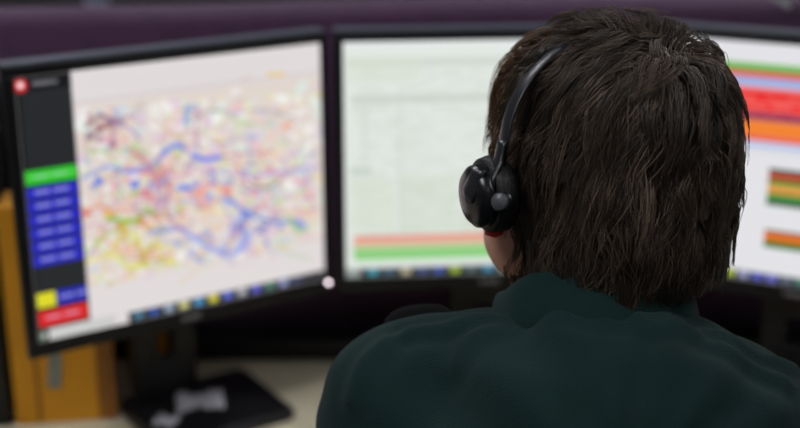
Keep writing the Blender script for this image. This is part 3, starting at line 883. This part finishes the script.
def trace(root, lam, length, noise_dir, nst):
    p = root.copy(); out = [p.copy()]
    n = len(p); st = length/nst
    side = noise_dir[:, 0:1]; ph = noise_dir[:, 1:2]; amp = noise_dir[:, 2:3]
    for i in range(nst):
        s = (i+1)/nst
        c = p.copy()
        nrm = np.stack([p[:, 0]/EA**2, p[:, 1]/EB**2, np.maximum(p[:, 2], 0)/EC**2], 1)
        nrm /= np.linalg.norm(nrm, axis=1, keepdims=True)+1e-9
        away = p-CROWN; 
        away -= nrm*(away*nrm).sum(1, keepdims=True)
        away /= np.linalg.norm(away, axis=1, keepdims=True)+1e-9
        gr = np.tile(np.array([0, 0, -1.]), (n, 1)); gr -= nrm*(gr*nrm).sum(1, keepdims=True)
        wt = np.clip((.085-p[:, 2:3])/.12, 0, 1)
        gl = np.linalg.norm(gr, axis=1, keepdims=True); gr = gr/(gl+1e-6)
        sw_ = np.cross(nrm, away)
        # whorl turn near the crown, comb toward the ends, gravity lower down
        turn = .45*np.exp(-np.linalg.norm(p-CROWN, axis=1, keepdims=True)/.04)
        d = away*(1-.72*wt)+gr*(.78*wt)*np.clip(gl*2, 0, 1)+sw_*(turn+side*.9+amp*np.sin(ph+s*5.0))
        d /= np.linalg.norm(d, axis=1, keepdims=True)+1e-9
        p = p+d*st[:, None]
        la = lam(s)*relief(p)
        p *= 1.0
        q = q_of(p)
        zlow = p[:, 2] < 0
        f_ = la/q
        sc = np.stack([f_, f_, np.where(zlow, 1, f_)], 1)
        p = p*(sc*.75+.25)
        out.append(p.copy())
    return np.stack(out, 1)
def roots(n, rg):
    r = []
    while len(r) < n:
        v = rg.normal(size=3); v /= np.linalg.norm(v)
        # scalp region in head coordinates
        zmin = -.66 if v[1] < .06 else (-.12 if v[1] < .35 else (.30 if v[1] < .8 else .45))
        if v[2] < zmin: continue
        if len(r) % 14 == 0:                      # denser at the whorl
            v = CROWN_N+rg.normal(0, .22, 3); v /= np.linalg.norm(v)
        if np.linalg.norm(v-CROWN_N) < .010: continue
        r.append(v)
    v = np.array(r)
    p = v*np.array([EA, EB, EC])
    return p/q_of(p)[:, None]*.86
def make_hair(nclump, nstr, seed, lam0, lam1, len0, len1, rad, NS=14):
    rg = np.random.default_rng(seed)
    gr_ = roots(nclump, rg)
    lamg = rg.uniform(lam0, lam1, nclump)
    leng = rg.uniform(len0, len1, nclump)
    front = gr_[:, 1] > .035; leng = np.where(front, np.minimum(leng, .064), leng)
    # roots near the nape grow shorter hair so the bottom edge stays level and ragged
    leng = np.minimum(leng, np.clip(gr_[:, 2]+np.where(gr_[:, 1] > .010, .060, .094-.15*np.clip(gr_[:, 0], -.03, .1))+rg.normal(0, .006, nclump)+np.linalg.norm(gr_[:, :2]-CROWN[:2], axis=1)*.25, .018, .2))
    ndg = np.stack([rg.normal(-.04, .26, nclump), rg.uniform(0, 6.28, nclump), rg.uniform(.10, .55, nclump)], 1)
    tipg = rg.normal(.004, .022, nclump)
    prof_ = lambda s, l, tp: .86+(l-.86)*min(1, s*3.0)+tp*max(0, s-.55)/.45
    G = trace(gr_, lambda s: prof_(s, lamg, tipg), leng, ndg, NS)
    R0 = roots(nstr, rg)
    # nearest clump
    own = np.empty(nstr, int)
    for a in range(0, nstr, 2000):
        own[a:a+2000] = np.argmin(((R0[a:a+2000, None]-gr_[None])**2).sum(-1), axis=1)
    lam_s = lamg[own]+rg.normal(0, .012, nstr)
    len_s = leng[own]*rg.uniform(.82, 1.06, nstr)
    nd = ndg[own].copy(); nd[:, 0] += rg.normal(0, .09, nstr); nd[:, 1] += rg.normal(0, .5, nstr)
    S = trace(R0, lambda s: prof_(s, lam_s, tipg[own]), len_s, nd, NS)
    t = np.linspace(0, 1, NS+1)[None, :, None]
    off = (R0-gr_[own])[:, None, :]
    target = G[own]+off*(1-.86*t)
    k = .86*t**.7
    S = S*(1-k)+target*k
    S += rg.normal(0, .00035, S.shape)*t
    return S, own, rg
def strands_mesh(S, rad, rg, ownc, base_cols, verts, faces, cols, voff):
    n, m, _ = S.shape
    T = np.gradient(S, axis=1); T /= np.linalg.norm(T, axis=2, keepdims=True)+1e-9
    out = S.copy(); out[..., 2] *= .5; out /= np.linalg.norm(out, axis=2, keepdims=True)+1e-9
    A = np.cross(T, out); A /= np.linalg.norm(A, axis=2, keepdims=True)+1e-9
    Bn = np.cross(A, T)
    tt_ = np.linspace(0, 1, m)[None, :, None]
    r = rad*rg.uniform(.7, 1.25, (n, 1, 1))*(1-.78*np.clip((tt_-.35)/.65, 0, 1)**1.4)
    V3 = np.stack([S+A*r, S-A*r*.5+Bn*r*.87, S-A*r*.5-Bn*r*.87], 2)     # n,m,3,3
    verts.append(V3.reshape(-1, 3))
    base = (np.arange(n)[:, None, None]*m+np.arange(m-1)[None, :, None])*3
    k = np.arange(3)[None, None, :]; k2 = (k+1) % 3
    F = np.stack([base+k, base+k2, base+3+k2, base+3+k], -1).reshape(-1, 4)+voff
    faces.append(F)
    cols.append(np.repeat(base_cols, m*3, axis=0))
    return voff+n*m*3
verts, faces, cols = [], [], []; vo = 0
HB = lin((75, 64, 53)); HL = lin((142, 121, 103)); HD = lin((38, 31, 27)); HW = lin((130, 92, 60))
for (nc, ns, sd, l0, l1, a0, a1, rad) in ((260, 5200, 21, .93, .97, .07, .13, .00050), (520, 10500, 22, .945, 1.035, .035, .085, .00042), (160, 800, 23, .99, 1.055, .05, .11, .00030)):
    S, own, rg = make_hair(nc, ns, sd, l0, l1, a0, a1, rad)
    cm = rg.uniform(0, 1, nc)[own]*.6+rg.uniform(0, 1, ns)*.4
    cc_ = np.where(cm[:, None] < .5, HD+(HB-HD)*(cm[:, None]*2), HB+(HL-HB)*((cm[:, None]-.5)*2)**1.3)
    fr_w = np.clip((S[:, 4, 1]-.01)/.04, 0, 1)      # front hair blended towards a warmer brown
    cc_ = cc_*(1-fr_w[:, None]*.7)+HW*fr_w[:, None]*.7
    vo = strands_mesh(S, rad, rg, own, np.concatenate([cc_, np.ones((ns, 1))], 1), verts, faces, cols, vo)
# under-layer: a solid cap of hair following the same envelope
NU, NV = 96, 48
U_, V_ = np.meshgrid(np.linspace(0, 2*math.pi, NU, endpoint=False), np.linspace(0, 1, NV), indexing='ij')
zz = np.where(V_ < .6, np.cos(V_/.6*math.pi/2), -(V_-.6)/.4*.80)
ro = np.where(V_ < .6, np.sin(V_/.6*math.pi/2), 1.0)
cap = np.stack([ro*np.cos(U_)*EA, ro*np.sin(U_)*EB, zz*EC], -1)
fy = np.clip((np.sin(U_)-.15)/.4, 0, 1)                        # shorter at the face
zl = np.where(np.sin(U_) < .15, -.085, np.where(np.sin(U_) < .5, -.085+(np.sin(U_)-.15)/.35*.125, .04+np.clip(np.sin(U_)-.5, 0, .5)*.03))
cap[..., 2] = np.maximum(cap[..., 2], zl)
cp = cap.reshape(-1, 3); q = q_of(cp)
sc = .905/np.maximum(q, 1e-6)
keep = np.where(cp[:, 2:3] > zl.reshape(-1, 1)+1e-4, sc[:, None], np.minimum(sc[:, None], 1.02))
cp2 = cp.copy(); cp2[:, :2] *= keep; cp2[:, 2] = np.where(cp[:, 2] > 0, cp[:, 2]*np.where(cp[:, 2] > zl.reshape(-1)+1e-4, sc, 1), cp[:, 2])
verts.append(cp2)
i = np.arange(NU*NV).reshape(NU, NV); j = np.roll(i, -1, axis=0)
faces.append((np.stack([i[:, :-1], i[:, 1:], j[:, 1:], j[:, :-1]], -1).reshape(-1, 4))+vo)
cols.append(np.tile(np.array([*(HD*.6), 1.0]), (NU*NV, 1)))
Vv = np.concatenate(verts)@HR.T+HC; Ff = np.concatenate(faces); Cc = np.concatenate(cols)
me = bpy.data.meshes.new('hair')
me.vertices.add(len(Vv)); me.vertices.foreach_set('co', Vv.astype(np.float32).ravel())
me.loops.add(Ff.size); me.loops.foreach_set('vertex_index', Ff.astype(np.int32).ravel())
me.polygons.add(len(Ff)); me.polygons.foreach_set('loop_start', np.arange(0, Ff.size, 4, dtype=np.int32))
me.update(calc_edges=True); me.validate()
ca = me.color_attributes.new('strand', 'FLOAT_COLOR', 'POINT'); ca.data.foreach_set('color', Cc.astype(np.float32).ravel())
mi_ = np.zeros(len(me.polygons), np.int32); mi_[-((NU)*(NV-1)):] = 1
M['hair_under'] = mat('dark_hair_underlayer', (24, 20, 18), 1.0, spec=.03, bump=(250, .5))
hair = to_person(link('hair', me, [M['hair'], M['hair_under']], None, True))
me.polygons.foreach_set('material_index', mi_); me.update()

# ------------------------------------------------------------------ headset (worn, so a thing of its own)
hs0 = hp(-.10, 0, -.04)
headset = thing('headset', 'black single-ear headset with grey knob worn over the brown hair', 'headset', tuple(float(v) for v in hs0))
HO = Vector([-float(v) for v in hs0])
def to_hs(o, par=None):
    if par is None: o.parent = headset; o.location = HO
    else: o.parent = par
    return o
cupc = Vector(hp(-.1050, -.001, -.0300))
outd = (Vector(HR@np.array([-1, 0, 0]))+Vector((0, 0, -.08))).normalized()
to_hs(obj('ear_cushion', add_lathe(bmesh.new(), [(0, -.013), (.018, -.013), (.024, -.012), (.0288, -.007), (.0295, 0), (.0280, .006), (.023, .0075), (0, .0065)], axis_mtx(cupc, outd), 40), M['cushion'], None, True))
to_hs(obj('ear_cup', add_lathe(bmesh.new(), [(0, .006), (.0235, .006), (.0245, .010), (.0235, .0145), (.0195, .0185), (.011, .0205), (0, .021)], axis_mtx(cupc, outd), 40), M['headset'], None, True))
# headband: strap from the cup over the top of the head, pressed into the hair
arc = []
arc_up = []
for k in range(25):
    a = math.pi*(k/24)                       # 0 = left, pi = right
    x, z = -math.cos(a), math.sin(a)
    ex = .1020 if k < 12 else .080
    x3 = x*ex; z3 = z*.089+.004
    y3 = -.012+.006*math.sin(a)
    arc.append(hp(x3, y3, z3)); arc_up.append(tuple(HR@np.array([x, 0, z])))
arc[0] = hp(-.1035, -.012, -.004)
bm = add_tube(bmesh.new(), arc, 1, 12, flat=(.0075, .0016), up=arc_up)
to_hs(obj('headband', bm, M['headset_gloss'], None, True))
# wide glossy arm from headband to cup
armp = [hp(-.1035, -.012, .012), hp(-.1075, -.0135, -.004), hp(-.1150, -.014, -.018), Vector(cupc+outd*.0185+Vector(HR@np.array([0, -.010, .014]))), Vector(cupc+outd*.0215+Vector(HR@np.array([0, -.001, .0])))]
armq = []
for i_ in range(len(armp)-1):
    for k in range(4): armq.append(Vector(armp[i_]).lerp(Vector(armp[i_+1]), k/4))
armq.append(Vector(armp[-1]))
bm = add_tube(bmesh.new(), armq, [.75]*4+[.95]*4+[1.15]*4+[1.1]*4+[.8], 14, flat=(.0088, .0030), up=tuple(outd))
to_hs(obj('slider_arm', bm, M['headset_gloss'], None, True))
kn = Vector(aty(503.5, 207, float(hp(-.095, -.05, -.045)[1])))
kc = cupc+Vector(HR@np.array([-.004, -.025, -.001]))
kd = (Vector((0, 0, CAMZ))-kc).normalized()
kd = (kd+Vector((-.35, 0, 0))).normalized()
to_hs(obj('pivot_housing', add_lathe(bmesh.new(), [(0, -.014), (.0085, -.014), (.0092, -.002), (.0082, .0035), (0, .004)], axis_mtx(kc, kd), 28), M['headset'], None, True))
kb = obj('adjusting_knob', add_lathe(bmesh.new(), [(0, .003), (.0066, .003), (.0066, .0065), (.0056, .0078), (0, .0082)], axis_mtx(kc, kd), 28), M['knob'], None, True)
to_hs(kb); kb['label'] = 'grey round knob'
rk = to_hs(obj('band_marker', add_tube(bmesh.new(), [hp(-.100, -.010, -.057), hp(-.104, -.006, -.059), hp(-.108, .000, -.059)], [.0026, .0036, .0028], 10), M['red'], None, True))
rk['label'] = 'small red tab under the ear cup'
mp = [cupc+Vector(HR@np.array([.004, .018, -.006])), Vector(hp(-.090, .045, -.042)), Vector(hp(-.080, .082, -.052)), Vector(hp(-.046, .114, -.066))]
mq = []
for i_ in range(3):
    for k in range(5): mq.append(mp[i_].lerp(mp[i_+1], k/5))
mq.append(mp[-1])
to_hs(obj('microphone_boom', add_tube(bmesh.new(), mq, .002, 8), M['headset'], None, True))
to_hs(obj('microphone', add_tube(bmesh.new(), [mp[-1], mp[-1]+Vector(HR@np.array([.007, .003, 0])), mp[-1]+Vector(HR@np.array([.018, .006, 0]))], [.004, .007, .005], 12), M['cushion'], None, True))
to_hs(obj('temple_pad', box(tuple(hp(.0835, -.012, .0)), (.008, .022, .032), .003, Matrix(HR.tolist())), M['cushion'], None, True))

# ------------------------------------------------------------------ office chair carrying the person
ch = thing('office_chair', 'black office chair under the seated person, hidden by the back', 'chair', (.20, .74, 0))
obj('seat', box((0, .03, .400), (.47, .45, .07), .025), M['chair'], ch, True)
bm = bmesh.new()
for i_ in range(9):
    pass
add_box(bm, (0, -.235, .70), (.42, .05, .38), .022, Matrix.Rotation(R(-4), 3, 'X'))
obj('backrest', bm, M['chair'], ch, True)
obj('back_bar', add_tube(bmesh.new(), [(0, -.02, .37), (0, -.20, .36), (0, -.27, .42), (0, -.272, .66)], .014, 10), M['chair_plastic'], ch, True)
obj('gas_lift', add_lathe(bmesh.new(), [(0, .08), (.028, .08), (.028, .24), (.016, .24), (.016, .382), (0, .382)], Matrix.Identity(4), 20), M['metal'], ch, True)
for k in range(5):
    a = R(72*k+18); d = Vector((math.cos(a), math.sin(a), 0))
    lg = obj('leg', add_tube(bmesh.new(), [Vector((0, 0, .10)), d*.15+Vector((0, 0, .09)), d*.29+Vector((0, 0, .065))], [.022, .018, .013], 10), M['chair_plastic'], ch, True)
    obj('caster', add_lathe(bmesh.new(), [(0, -.012), (.024, -.012), (.027, 0), (.024, .012), (0, .012)], axis_mtx(d*.29+Vector((0, 0, .027)), (-d.y, d.x, 0)), 20), M['chair_plastic'], lg, True)

# ------------------------------------------------------------------ world and view
w = bpy.data.worlds.new('world'); scene.world = w; w.use_nodes = True
w.node_tree.nodes['Background'].inputs[0].default_value = (.02, .02, .025, 1)
w.node_tree.nodes['Background'].inputs[1].default_value = .3
vs = scene.view_settings
vs.view_transform = 'Standard'; vs.look = 'None'; vs.exposure = 0.0; vs.gamma = 1.0; vs.use_curve_mapping = False
